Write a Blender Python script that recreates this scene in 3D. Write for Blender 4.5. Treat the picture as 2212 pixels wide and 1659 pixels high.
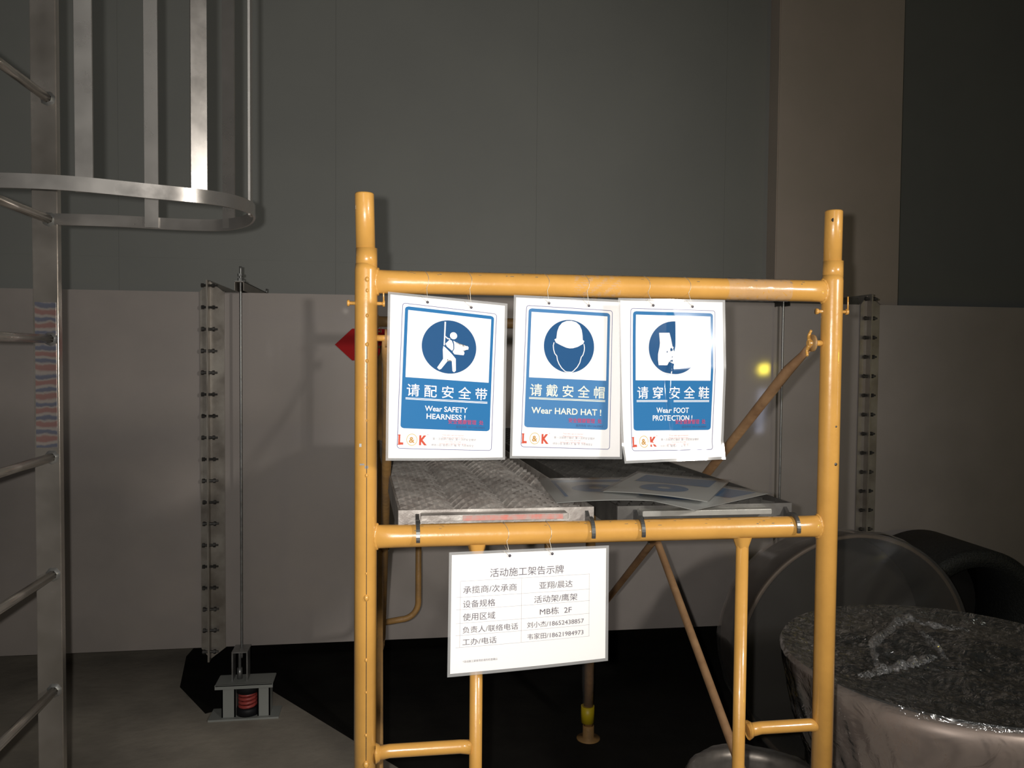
import bpy, bmesh, math, random
from mathutils import Vector, Matrix
random.seed(7)
for o in list(bpy.data.objects): bpy.data.objects.remove(o)
S = bpy.context.scene; C = S.collection
EZ = 1.64                                   # eye height above the floor; all z below are given relative to the eye
# ------------------------------------------------------------------ camera
F_PX = 1740.0
yaw, pitch, roll = .1465, .0353, .0087
fw = Vector((math.sin(yaw)*math.cos(pitch), math.cos(yaw)*math.cos(pitch), -math.sin(pitch)))
rt = Vector((math.cos(yaw), -math.sin(yaw), 0)); up = rt.cross(fw)
r2 = rt*math.cos(roll) + up*math.sin(roll); u2 = -rt*math.sin(roll) + up*math.cos(roll)
cam = bpy.data.cameras.new('camera'); cam.sensor_width = 36; cam.lens = F_PX/2212*36; cam.clip_start = .02
co = bpy.data.objects.new('camera', cam); C.objects.link(co)
M = Matrix((r2, u2, -fw)).transposed().to_4x4(); M.translation = Vector((0, 0, EZ)); co.matrix_world = M
S.camera = co
# ------------------------------------------------------------------ world, lights, exposure
w = bpy.data.worlds.new('world'); S.world = w; w.use_nodes = True
w.node_tree.nodes['Background'].inputs[0].default_value = (.85, .95, 1, 1)
w.node_tree.nodes['Background'].inputs[1].default_value = .012
def aim(o, p): o.rotation_euler = (Vector(p)-o.location).to_track_quat('-Z', 'Y').to_euler()
KEY = Vector((1.75, -.15, EZ+.50))
sp = bpy.data.lights.new('work_light_beam', 'SPOT'); sp.energy = 120; sp.color = (1, .95, .88); sp.shadow_soft_size = .10
sp.spot_size = math.radians(100); sp.spot_blend = .8
so = bpy.data.objects.new('work_light_beam', sp); C.objects.link(so); so.location = KEY; aim(so, (-.15, 3.4, EZ-.1))
# the phone's own flash, right beside its lens
fl = bpy.data.lights.new('phone_flash', 'SPOT'); fl.energy = 112; fl.color = (1, .965, .91); fl.shadow_soft_size = .008
fl.spot_size = math.radians(128); fl.spot_blend = 1
fo = bpy.data.objects.new('phone_flash', fl); C.objects.link(fo); fo.location = (-.035, .0, EZ+.012); aim(fo, (.1, 3.9, EZ-.05))
# dim overhead hall light far behind the photographer
ar = bpy.data.lights.new('hall_light', 'AREA'); ar.energy = 10; ar.color = (1, 1, .95); ar.size = 1.6
ao = bpy.data.objects.new('hall_light', ar); C.objects.link(ao); ao.location = (-1.0, -3.5, 4.1); aim(ao, (0, 5, 2.4))
S.view_settings.view_transform = 'Standard'; S.view_settings.look = 'None'
S.view_settings.exposure = 0; S.view_settings.gamma = 1; S.view_settings.use_curve_mapping = False

# ------------------------------------------------------------------ materials
def mat(name, col, rough=.5, metal=0, var=0, scale=6, bump=0, bscale=40, col2=None, rvar=0, coat=0, stretch=None, spec=.5):
    m = bpy.data.materials.new(name); m.use_nodes = True
    nt = m.node_tree; b = nt.nodes['Principled BSDF']; L = nt.links.new
    b.inputs['Roughness'].default_value = rough; b.inputs['Metallic'].default_value = metal
    b.inputs['Specular IOR Level'].default_value = spec
    b.inputs['Base Color'].default_value = (*col, 1)
    if coat: b.inputs['Coat Weight'].default_value = coat; b.inputs['Coat Roughness'].default_value = .06
    tc = nt.nodes.new('ShaderNodeTexCoord'); mp = nt.nodes.new('ShaderNodeMapping'); L(tc.outputs['Object'], mp.inputs[0])
    if stretch: mp.inputs['Scale'].default_value = stretch
    if var or col2 or rvar:
        n = nt.nodes.new('ShaderNodeTexNoise'); n.inputs['Scale'].default_value = scale; n.inputs['Detail'].default_value = 6
        n.inputs['Roughness'].default_value = .6
        L(mp.outputs[0], n.inputs['Vector'])
        rp = nt.nodes.new('ShaderNodeValToRGB'); rp.color_ramp.elements[0].position = .36; rp.color_ramp.elements[1].position = .66
        c2 = col2 or tuple(c*(1-var) for c in col)
        rp.color_ramp.elements[0].color = (*c2, 1); rp.color_ramp.elements[1].color = (*col, 1)
        L(n.outputs['Fac'], rp.inputs[0]); L(rp.outputs[0], b.inputs['Base Color'])
        if rvar:
            mr = nt.nodes.new('ShaderNodeMapRange'); mr.inputs['To Min'].default_value = rough-rvar; mr.inputs['To Max'].default_value = rough+rvar
            mr.inputs['From Min'].default_value = .3; mr.inputs['From Max'].default_value = .7
            L(n.outputs['Fac'], mr.inputs[0]); L(mr.outputs[0], b.inputs['Roughness'])
    if bump:
        n2 = nt.nodes.new('ShaderNodeTexNoise'); n2.inputs['Scale'].default_value = bscale; n2.inputs['Detail'].default_value = 4
        L(mp.outputs[0], n2.inputs['Vector'])
        bp = nt.nodes.new('ShaderNodeBump'); bp.inputs['Strength'].default_value = bump; bp.inputs['Distance'].default_value = .01
        L(n2.outputs['Fac'], bp.inputs['Height']); L(bp.outputs[0], b.inputs['Normal'])
    return m
def film(name, haze, tint=(1, 1, 1), rough=.1, bump=.3, bscale=14, gl=.1):
    m = bpy.data.materials.new(name); m.use_nodes = True; nt = m.node_tree; L = nt.links.new
    nt.nodes.remove(nt.nodes['Principled BSDF']); out = nt.nodes['Material Output']
    tr = nt.nodes.new('ShaderNodeBsdfTransparent'); tr.inputs[0].default_value = (*tint, 1)
    df = nt.nodes.new('ShaderNodeBsdfDiffuse'); df.inputs[0].default_value = (.8, .8, .8, 1)
    g = nt.nodes.new('ShaderNodeBsdfGlossy'); g.inputs['Roughness'].default_value = rough
    m1 = nt.nodes.new('ShaderNodeMixShader'); m1.inputs[0].default_value = haze; L(tr.outputs[0], m1.inputs[1]); L(df.outputs[0], m1.inputs[2])
    fr = nt.nodes.new('ShaderNodeFresnel'); fr.inputs[0].default_value = 1.5
    ge = nt.nodes.new('ShaderNodeNewGeometry'); io = nt.nodes.new('ShaderNodeMath'); io.operation = 'MULTIPLY_ADD'
    io.inputs[1].default_value = 1/1.5-1.5; io.inputs[2].default_value = 1.5; L(ge.outputs['Backfacing'], io.inputs[0]); L(io.outputs[0], fr.inputs[0])
    ad = nt.nodes.new('ShaderNodeMath'); ad.operation = 'MULTIPLY'; ad.inputs[1].default_value = gl/.04; ad.use_clamp = True
    L(fr.outputs[0], ad.inputs[0])
    m2 = nt.nodes.new('ShaderNodeMixShader'); L(ad.outputs[0], m2.inputs[0]); L(m1.outputs[0], m2.inputs[1]); L(g.outputs[0], m2.inputs[2])
    L(m2.outputs[0], out.inputs[0])
    if bump:
        tc = nt.nodes.new('ShaderNodeTexCoord'); n = nt.nodes.new('ShaderNodeTexNoise'); n.inputs['Scale'].default_value = bscale; n.inputs['Detail'].default_value = 5
        n.inputs['Distortion'].default_value = 1.2
        L(tc.outputs['Object'], n.inputs['Vector']); bp = nt.nodes.new('ShaderNodeBump'); bp.inputs['Strength'].default_value = bump; bp.inputs['Distance'].default_value = .02
        L(n.outputs['Fac'], bp.inputs['Height']); L(bp.outputs[0], g.inputs['Normal']); L(bp.outputs[0], df.inputs['Normal']); L(bp.outputs[0], fr.inputs['Normal'])
    return m
def emit(name, col, s):
    m = bpy.data.materials.new(name); m.use_nodes = True; b = m.node_tree.nodes['Principled BSDF']
    b.inputs['Base Color'].default_value = (*col, 1); b.inputs['Emission Color'].default_value = (*col, 1); b.inputs['Emission Strength'].default_value = s
    return m
YEL = mat('yellow_paint', (.62, .325, .075), .32, 0, scale=9, col2=(.54, .28, .065), bump=.06, bscale=50, rvar=.06, coat=1)
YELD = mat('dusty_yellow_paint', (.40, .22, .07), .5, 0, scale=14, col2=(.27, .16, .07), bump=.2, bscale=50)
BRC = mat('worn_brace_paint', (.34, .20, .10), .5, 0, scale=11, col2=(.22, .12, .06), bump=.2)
GALV = mat('galvanised_duct_steel', (.39, .345, .32), .6, .25, scale=2.2, col2=(.335, .30, .28), rvar=.08, bump=.08, bscale=3, coat=.5)
ZINC = mat('zinc_steel', (.38, .38, .37), .38, .7, var=.3, scale=20, rvar=.1)
DSTEEL = mat('dark_bolt_steel', (.09, .085, .08), .5, .6, var=.3, scale=30)
FLG = mat('flange_steel', (.36, .33, .29), .4, .5, scale=7, col2=(.24, .21, .18), rvar=.1)
STAIN = mat('polished_stainless', (.55, .50, .45), .22, .75, scale=5, col2=(.42, .38, .33), rvar=.08, bump=.05, bscale=5)
BRUSH = mat('brushed_stainless', (.52, .49, .46), .3, .85, scale=8, col2=(.5, .47, .44), rvar=.08, stretch=(1, 1, 1))
WALLM = mat('grey_green_wall_panel', (.375, .38, .355), .5, 0, scale=1.5, col2=(.35, .355, .335), bump=.03, bscale=20)
COLM = mat('beige_grey_column_paint', (.72, .60, .51), .6, 0, scale=2, col2=(.66, .56, .47))
FLOORM = mat('worn_concrete_floor', (.46, .41, .34), .6, 0, scale=1.6, col2=(.30, .27, .23), bump=.25, bscale=18, rvar=.15)
SLABM = mat('bare_concrete', (.2, .2, .19), .8)
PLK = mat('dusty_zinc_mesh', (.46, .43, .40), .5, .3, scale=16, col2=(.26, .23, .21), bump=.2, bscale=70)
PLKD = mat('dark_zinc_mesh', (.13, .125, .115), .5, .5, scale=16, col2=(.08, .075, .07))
HOOK = mat('dark_forged_hook', (.14, .145, .14), .38, .7, scale=24, col2=(.09, .08, .08))
PLF = mat('bright_zinc_strip', (.62, .61, .57), .35, .7, var=.15, scale=30)
PINK = mat('worn_red_tape', (.50, .15, .12), .6, scale=60, col2=(.34, .27, .25))
PAPER = mat('white_paper', (.84, .82, .81), .6, spec=.15)
BLUE = mat('blue_print', (.014, .135, .33), .6, spec=.1)
BLUED = mat('deep_blue_print', (.009, .070, .19), .6, spec=.1)
BLUEF = mat('faded_blue_print', (.055, .18, .38), .6, spec=.1)
PALE = mat('pale_blue_line', (.50, .60, .74), .6, spec=.1)
BLK = mat('black_print', (.055, .05, .07), .6, spec=.1)
GRYP = mat('grey_print', (.16, .15, .19), .6, spec=.1)
LINEP = mat('thin_line_print', (.30, .29, .34), .6, spec=.1)
REDP = mat('red_print', (.50, .07, .04), .6, spec=.1)
REDS = mat('stamp_red_print', (.42, .05, .13), .6, spec=.1)
GOLD = mat('gold_print', (.50, .36, .10), .6, spec=.1)
CREAM = mat('cream_print', (.80, .78, .62), .6, spec=.1)
LAM = film('clear_laminate', .008, rough=.085, bump=0, gl=.045)
LAM2 = film('dull_laminate', .10, rough=.2, bump=0, gl=.05)
LAMB = film('laminate_border', .32, rough=.12, bump=0, gl=.05)
FILM = film('stretch_film', .05, rough=.10, bump=.9, bscale=8, gl=.16)
FILMT = film('taut_stretch_film', .025, tint=(.62, .66, .64), rough=.05, bump=.9, bscale=30, gl=.18)
FILM2 = film('cloudy_stretch_film', .035, tint=(.85, .80, .76), rough=.25, bump=.25, bscale=4, gl=.05)
TAPE = film('clear_packing_tape', .10, rough=.12, bump=0, gl=.04)
WIRE = mat('thin_wire', (.55, .50, .42), .35, .6)
REDT = mat('red_sticker', (.42, .006, .008), .6, spec=.15)
REDC = mat('red_spring', (.42, .07, .06), .4)
RUB = mat('black_rubber', (.012, .012, .014), .55, spec=.3)
FOAM = mat('black_speckled_foam', (.012, .013, .013), .6, scale=90, col2=(.03, .032, .03), bump=.6, bscale=120)
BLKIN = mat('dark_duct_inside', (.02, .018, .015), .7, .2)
DRUMW = mat('pale_pinkish_duct_steel', (.42, .33, .28), .4, .3, scale=3, col2=(.34, .26, .22), rvar=.08)
YTAPE = mat('yellow_tape', (.55, .40, .01), .45)
GPAINT = mat('grey_green_paint', (.30, .31, .29), .5)
ORNG = mat('pale_orange_card', (.36, .25, .12), .7)

# ------------------------------------------------------------------ mesh helpers
class MB:
    def __init__(s): s.v = []; s.f = []; s.s = []
    def add(s, vs, fs, smooth=False):
        k = len(s.v); s.v += [tuple(v) for v in vs]; s.f += [tuple(i+k for i in f) for f in fs]; s.s += [smooth]*len(fs); return s
    def box(s, x0, x1, y0, y1, z0, z1, b=0):
        if x0 > x1: x0, x1 = x1, x0
        if b:
            bm = bmesh.new(); bmesh.ops.create_cube(bm, size=1)
            for v in bm.verts: v.co = Vector(((x0+x1)/2+v.co.x*(x1-x0), (y0+y1)/2+v.co.y*(y1-y0), (z0+z1)/2+v.co.z*(z1-z0)))
            bmesh.ops.bevel(bm, geom=bm.edges[:], offset=b, segments=2, affect='EDGES')
            return s.bm(bm)
        return s.add([(x, y, z) for x in (x0, x1) for y in (y0, y1) for z in (z0, z1)],
                     [(0, 1, 3, 2), (4, 6, 7, 5), (0, 4, 5, 1), (2, 3, 7, 6), (0, 2, 6, 4), (1, 5, 7, 3)])
    def bm(s, bm, smooth=False):
        bm.verts.ensure_lookup_table()
        s.add([v.co[:] for v in bm.verts], [[v.index for v in f.verts] for f in bm.faces], smooth); bm.free(); return s
    def tube(s, pts, r, n=16, cap=True, closed=False):
        pts = [Vector(p) for p in pts]; N = len(pts); rs = r if isinstance(r, (list, tuple)) else [r]*N
        vs = []; prev = None
        for i, p in enumerate(pts):
            if closed: t = pts[(i+1) % N]-pts[i-1]
            else: t = pts[min(i+1, N-1)]-pts[max(i-1, 0)]
            t.normalize()
            if prev is None:
                a = Vector((0, 0, 1)) if abs(t.z) < .9 else Vector((1, 0, 0))
                e1 = t.cross(a).normalized()
            else: e1 = (prev - t*prev.dot(t)).normalized()
            prev = e1; e2 = t.cross(e1)
            for k in range(n):
                a = 2*math.pi*k/n; vs.append(p + (e1*math.cos(a)+e2*math.sin(a))*rs[i])
        fs = []
        for i in range(N if closed else N-1):
            j = (i+1) % N
            for k in range(n): fs.append((i*n+k, i*n+(k+1) % n, j*n+(k+1) % n, j*n+k))
        s.add(vs, fs, True)
        if cap and not closed:
            s.add(vs[:n], [tuple(range(n-1, -1, -1))]); s.add(vs[-n:], [tuple(range(n))])
        return s
    def lathe(s, c, prof, n=64, axis='z', smooth=True, fn=None, a0=0, a1=2*math.pi):
        vs = []; full = abs(a1-a0-2*math.pi) < 1e-6; m = n if full else n+1
        for (r, h) in prof:
            for k in range(m):
                a = a0+(a1-a0)*k/n
                rr, hh = (r, h) if fn is None else fn(r, h, a)
                q = (c[0]+rr*math.cos(a), c[1]+rr*math.sin(a), c[2]+hh) if axis == 'z' else \
                    (c[0]+rr*math.cos(a), c[1]+hh, c[2]+rr*math.sin(a)) if axis == 'y' else (c[0]+hh, c[1]+rr*math.cos(a), c[2]+rr*math.sin(a))
                vs.append(q)
        fs = [(i*m+k, i*m+(k+1) % m, (i+1)*m+(k+1) % m, (i+1)*m+k) for i in range(len(prof)-1) for k in range(n if full else n)]
        return s.add(vs, fs, smooth)
    def prism(s, pts, d, axis='y', at=0):                # polygon extruded along an axis; pts in the other two axes
        n = len(pts)
        def q(p, t): return {'y': (p[0], t, p[1]), 'x': (t, p[0], p[1]), 'z': (p[0], p[1], t)}[axis]
        s.add([q(p, at) for p in pts]+[q(p, at+d) for p in pts],
              [tuple(range(n)), tuple(range(2*n-1, n-1, -1))]+[(i, i+n, (i+1) % n+n, (i+1) % n) for i in range(n)]); return s
    def build(s, name, m, parent=None, recalc=True):
        me = bpy.data.meshes.new(name); base = parent_loc(parent)
        me.from_pydata([(v[0]-base[0], v[1]-base[1], v[2]+EZ-base[2]) for v in s.v], [], s.f)
        me.polygons.foreach_set('use_smooth', s.s); me.materials.append(m); me.update()
        if recalc:
            bm = bmesh.new(); bm.from_mesh(me); bmesh.ops.remove_doubles(bm, verts=bm.verts, dist=1e-6)
            bmesh.ops.recalc_face_normals(bm, faces=bm.faces); bm.to_mesh(me); bm.free()
        o = bpy.data.objects.new(name, me); C.objects.link(o)
        if parent is not None: o.parent = parent
        return o
def parent_loc(p):
    v = Vector((0, 0, 0))
    while p is not None: v += p.location; p = p.parent
    return v
def tag(o, label=None, cat=None, group=None, kind=None):
    if label: o['label'] = label
    if cat: o['category'] = cat
    if group: o['group'] = group
    if kind: o['kind'] = kind
    return o
def thing(name, loc, label, cat, group=None):            # loc z relative to the eye
    o = bpy.data.objects.new(name, None); C.objects.link(o); o.empty_display_size = .05
    o.location = (loc[0], loc[1], loc[2]+EZ); return tag(o, label, cat, group)
def struct(name, mb, m, parent=None):
    o = mb.build(name, m, parent)
    if parent is None: o['kind'] = 'structure'
    return o
FZ = -EZ

# ------------------------------------------------------------------ the setting
struct('floor', MB().add([(-6, -5, FZ), (8, -5, FZ), (8, 7, FZ), (-6, 7, FZ)], [(0, 1, 2, 3)]), FLOORM)
wall = struct('wall_back', MB().box(-6, 3.66, 5.52, 5.7, FZ, 4.2), WALLM)
xs = [-5.83, -4.47, -3.105, -1.742, -.382, .97, 2.33, 2.655]
me0 = {}
for i in range(len(xs)-1):
    for z0, z1 in ((FZ, .612), (.612, 3.05), (3.05, 4.2)):
        MB().box(xs[i]+.0004, xs[i+1]-.0004, 5.5, 5.52, z0+.0001, z1-.0001).build('wall_panel', WALLM, wall)
struct('trim_1', MB().box(2.655, 3.60, 5.36, 5.53, FZ, 4.2, .006), COLM)
struct('wall_right', MB().box(3.6, 8, 6.3, 6.5, FZ, 4.2), WALLM)
struct('ceiling', MB().box(-6, 8, -5, 7, 4.2, 4.35), SLABM)

b = MB(); b.prism([(-.60, 4.02), (.042, 3.15), (.75, 2.17), (1.6, 1.0), (7.9, 1.0), (7.9, 6.2), (-.2, 5.6), (-1.05, 5.2), (-1.10, 4.5), (-1.03, 4.09), (-.84, 3.77), (-.72, 3.84)], .002, 'z', FZ)  # flat black shape cut along the shadow edges, painting shade onto the floor
tag(b.build('floor_shade', mat('black_floor_shade', (.014, .013, .011), .75, 0, scale=5, col2=(.009, .008, .007), bump=.1, spec=.2)), 'black patch painted in for the shadow on the floor beneath the ducts and scaffold', 'floor shade')
# ------------------------------------------------------------------ big rectangular duct, three sections, flanges bolted together
D0, D1, ZT, ZB = 3.9, 4.62, .281, -1.381
def duct(x0, x1, label):
    t = thing('air_duct', ((x0+x1)/2, D0, ZB), label, 'duct', 'bolted sections of the rectangular duct')
    b = MB(); nx, nz = 24, 14
    vs = [];
    for j in range(nz+1):
        for i in range(nx+1):
            u, v = i/nx, j/nz
            d = .006*math.sin(math.pi*u)*math.sin(math.pi*v) + .0016*math.sin(9*u+3*v+x0)*math.sin(7*v+x0)
            vs.append((x0+(x1-x0)*u, D0-d*(0 < i < nx and 0 < j < nz), ZB+(ZT-ZB)*v))
    b.add(vs, [(j*(nx+1)+i, j*(nx+1)+i+1, (j+1)*(nx+1)+i+1, (j+1)*(nx+1)+i) for j in range(nz) for i in range(nx)], True)
    q = [(x, y, z) for x in (x0, x1) for y in (D0, D1) for z in (ZB, ZT)]
    b.add(q, [(0, 1, 3, 2), (4, 6, 7, 5), (2, 3, 7, 6), (0, 2, 6, 4), (1, 5, 7, 3)])
    b.build('duct_body', GALV, t, recalc=False)
    return t
XL, XR = -.842, 2.442
dl = duct(-4.1, XL, 'pinkish grey rectangular duct section left of the first bolted flange, behind the caged ladder')
dm = duct(XL, XR, 'long middle duct section behind the yellow scaffold, with red arrow sticker')
dr = duct(XR, 5.7, 'dark right-hand duct section beyond the second bolted flange')
def flange(t, x, sgn, m):                                # angle frame: outward leg at x, flat leg on the duct
    b = MB(); th = .004; e = .052
    a0, a1 = (x, x+sgn*th)
    b.box(a0, a1, D0-e, D0, ZB-e, ZT+e); b.box(a0, a1, D0, D1, ZT, ZT+e); b.box(a0, a1, D0, D1, ZB-e, ZB); b.box(a0, a1, D1, D1+e, ZB-e, ZT+e)
    wd = .040 if sgn < 0 else .068
    x1 = x+sgn*wd
    pts = [(x, ZB-e), (x1, ZB), (x1, ZT), (x, ZT+e)]
    b.prism(pts, -.004, 'y', D0-.0075)
    b.box(x, x1, D0, D1, ZT, ZT+.004); b.box(x, x1, D0, D1, ZB-.004, ZB)
    return b.build('flange', m, t)
flange(dl, XL, -1, FLG); flange(dm, XL, 1, FLG); flange(dm, XR, -1, FLG); flange(dr, XR, 1, FLG)
bb = MB(); bb.lathe((0, 0, 0), [(0, -.029), (.0105, -.029), (.0105, -.018), (.0065, -.018), (.0065, .020), (.0105, .020), (.0105, .030), (.005, .030), (.005, .042), (0, .042)], 6, 'x', smooth=False)
boltme = None
for t, x in ((dl, XL), (dm, XR)):
    for k in range(18):
        z = ZT+.028 - k*.1
        base = parent_loc(t)
        if boltme is None:
            bo = bb.build('bolt', DSTEEL, None); boltme = bo.data
            for v in boltme.vertices: v.co.z -= EZ
            bpy.data.objects.remove(bo)
        o = bpy.data.objects.new('bolt', boltme); C.objects.link(o); o.parent = t
        o.location = Vector((x+random.uniform(-.002, .002), D0-.03, z+EZ))-base; o.rotation_euler = (random.uniform(0, 1), 0, 0)
b = MB(); b.prism([(-.2735, .0445), (-.193, .121), (.30, .121), (.30, -.03), (-.193, -.03)], -.002, 'y', D0-.0066)
tag(b.build('arrow_sticker', REDT, dm), 'red arrow-shaped sticker pointing left')
b = MB(); b.box(1.60, 2.40, D0+.01, D0+.05, ZT, ZT+.036); b.box(1.60, 2.40, D0+.01, D0+.014, ZT, ZT+.036)
b.build('stiffener_angle', DSTEEL, dm)
b = MB()
for x, z in ((-1.45, -.35), (-1.38, -.36), (-1.05, -.02), (-.985, .255), (-.98, .225)):
    b.box(x-.004, x+.004, D0-.0075, D0-.0065, z-.003, z+.003)

# rods, channel struts and the spring isolator on the floor
def rod(x, y, z0, z1, label, ym):
    t = thing('threaded_rod', (x, y, z0), label, 'rod')
    b = MB(); n = int((z1-z0)/.01); pts = []; rs = []
    for i in range(n+1):
        pts.append((x, y, z0+(z1-z0)*i/n)); rs.append(.0062 if i % 2 else .0056)
    b.tube(pts, rs, 8); b.build('rod', ZINC, t)
    for zz in (z1-.045, z1-.065): MB().lathe((x, y, zz), [(0, 0), (.013, 0), (.013, .012), (0, .012)], 6, smooth=False).build('nut', ZINC, t)
    MB().box(x-.022, x+.022, y-.022, y+.022, z1-.07, z1-.066).build('washer', ZINC, t)
    t2 = thing('channel_strut', (x, (y+D1)/2, ZT), 'dark slotted channel strut lying across the duct top '+('left of the scaffold' if x < 0 else 'at the right rod'), 'strut', 'struts across the duct top')
    b = MB(); zt = z1-.07; x0, x1 = x-.02, x+.02; y0, y1 = y-.035, 4.6
    b.box(x0, x0+.0025, y0, y1, zt-.041, zt); b.box(x1-.0025, x1, y0, y1, zt-.041, zt); b.box(x0, x1, y0, y1, zt-.0025, zt)
    b.build('channel', FLG if x < 0 else DSTEEL, t2)
    MB().tube([(x, 4.56, zt), (x, 4.56, zt+.03)], .005, 8).build('bolt', ZINC, t2)
    return t
rod(-.685, 3.80, -1.40, .392, 'thin threaded steel rod in front of the duct left of scaffold, down to spring isolator', 0)
rod(1.952, 3.845, ZB-.05, .372, 'thin threaded steel rod in front of the duct right of the signs', 0)
t = thing('spring_isolator', (-.66, 3.74, FZ), 'grey steel spring isolator with red spring standing on the floor under the duct', 'isolator')
x0, x1, y0, y1 = -.79, -.53, 3.68, 3.80
MB().box(x0-.02, x1+.025, y0, y1, FZ, FZ+.008).build('base_plate', GPAINT, t)
for a, c in ((-.755, -.695), (-.60, -.545)):
    b = MB(); b.box(a, c, y0+.02, y0+.026, FZ+.008, -1.485); b.box(a, a+.006, y0+.02, y1-.02, FZ+.008, -1.485); b.box(c-.006, c, y0+.02, y1-.02, FZ+.008, -1.485)
    b.build('side_plate', GPAINT, t)
b = MB(); b.box(x0+.01, x1-.0, y0, y1, -1.485, -1.477, .002); b.box(x0+.01, x1, y0, y0+.005, -1.497, -1.477); b.build('top_plate', GPAINT, t)
pts = [(-.648+.036*math.cos(a*.55), 3.74+.036*math.sin(a*.55), -1.605+a*.00155) for a in range(66)]
tag(MB().tube(pts, .0075, 8).build('coil_spring', REDC, t), 'red coil spring')
MB().lathe((-.648, 3.74, FZ+.008), [(0, 0), (.05, 0), (.05, .03), (.044, .034), (0, .034)], 24).build('rubber_cup', RUB, t)
MB().lathe((-.648, 3.74, -1.53), [(0, 0), (.05, 0), (.052, .045), (0, .045)], 24).build('rubber_cup', RUB, t)
t2 = thing('rod_shackle', (-.68, 3.80, -1.45), 'small bright steel rod shackle standing on top of the spring isolator', 'shackle')
b = MB(); b.box(-.715, -.709, 3.72, 3.785, -1.477, -1.35); b.box(-.651, -.645, 3.72, 3.785, -1.477, -1.35); b.box(-.715, -.645, 3.72, 3.815, -1.35, -1.344); b.build('bracket', ZINC, t2)
MB().lathe((-.685, 3.75, -1.477), [(0, 0), (.012, 0), (.012, .05), (.006, .05), (.006, .12), (0, .12)], 12).build('stud', ZINC, t2)
t = thing('cardboard_tube', (-.55, 5.0, FZ), 'small pale orange end of a roll lying under the duct behind the isolator', 'roll')
MB().lathe((-.50, 4.9, FZ+.055), [(0, 0), (.052, 0), (.052, .3), (0, .3)], 20, 'y').build('roll_body', ORNG, t)

# ------------------------------------------------------------------ caged ladder on the left
LX, LY0, LY1 = -.875, 1.72, 2.20
t = thing('caged_ladder', (LX, (LY0+LY1)/2, FZ), 'polished stainless steel ladder with safety cage at the left edge', 'ladder')
for y in (LY0-.026, LY1+.001):
    MB().box(LX-.029, LX+.032, y, y+.024, FZ, 2.45, .002).build('stile', STAIN, t)
for k in range(14):
    z = -1.479+k*.3022
    if z > 2.3: break
    b = MB().tube([(LX+.012, LY0-.004, z), (LX+.012, LY1+.003, z)], .011, 16); r = b.build('rung', STAIN, t)
    bb2 = MB(); bb2.lathe((LX+.012, LY1+.001, z), [(.018, 0), (.0145, -.005), (.011, -.008)], 20, 'y', fn=lambda r_, h, a: (r_*(1+.06*math.sin(a*7)), h)); bb2.build('weld', ZINC, r)
hp = []
def hoop_xy(s):                                          # s 0..1 from near stile round to far stile
    P = [(-.848, 1.715), (-.77, 1.716), (-.68, 1.716), (-.6, 1.718), (-.52, 1.728), (-.45, 1.748), (-.39, 1.785), (-.345, 1.85), (-.322, 1.95),
         (-.336, 2.04), (-.37, 2.11), (-.43, 2.158), (-.5, 2.175), (-.6, 2.187), (-.7, 2.193), (-.848, 2.20)]
    f = s*(len(P)-1); i = min(int(f), len(P)-2); q = f-i
    g = lambda k: Vector(P[max(0, min(len(P)-1, k))])
    a, b_, c, d = g(i-1), g(i), g(i+1), g(i+2)
    return .5*((2*b_)+(c-a)*q+(2*a-5*b_+4*c-d)*q*q+(3*b_-a-3*c+d)*q**3)
def hoop(z0, z1):
    n = 72; P = [hoop_xy(i/n) for i in range(n+1)]; b = MB(); vs = []
    for i, p in enumerate(P):
        tt = (P[min(i+1, n)]-P[max(i-1, 0)]).normalized(); nn = Vector((-tt.y, tt.x))  # inward normal
        q = p+nn*.005
        dz = .004*math.sin(i*.2)
        vs += [(p.x, p.y, z0+dz), (p.x, p.y, z1+dz), (q.x, q.y, z1+dz), (q.x, q.y, z0+dz)]
    fs = []
    for i in range(n):
        for k in range(4): fs.append((i*4+k, i*4+(k+1) % 4, i*4+4+(k+1) % 4, i*4+4+k))
    b.add(vs, fs, True); b.add(vs[:4], [(0, 1, 2, 3)]); b.add(vs[-4:], [(0, 1, 2, 3)])
    o = b.build('cage_hoop', BRUSH, t)
    md = o.modifiers.new('split', 'EDGE_SPLIT'); md.split_angle = math.radians(40)
hoop(.316, .345); hoop(1.95, 1.98)
for (x, y, dx, dy) in ((-.61, 1.7255, 1, 0), (-.405, 1.783, .86, .5), (-.329, 1.95, 0, 1), (-.415, 2.146, .93, -.36), (-.61, 2.1785, 1, 0)):
    hw, ht = .0165, .0025; a = Vector((dx, dy)).normalized(); n_ = Vector((-a.y, a.x)); c = Vector((x, y))
    pts = [c+a*hw+n_*ht, c-a*hw+n_*ht, c-a*hw-n_*ht, c+a*hw-n_*ht]
    MB().prism([(p.x, p.y) for p in pts], 2.35-.318, 'z', .318).build('cage_strap', BRUSH, t)
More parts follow.
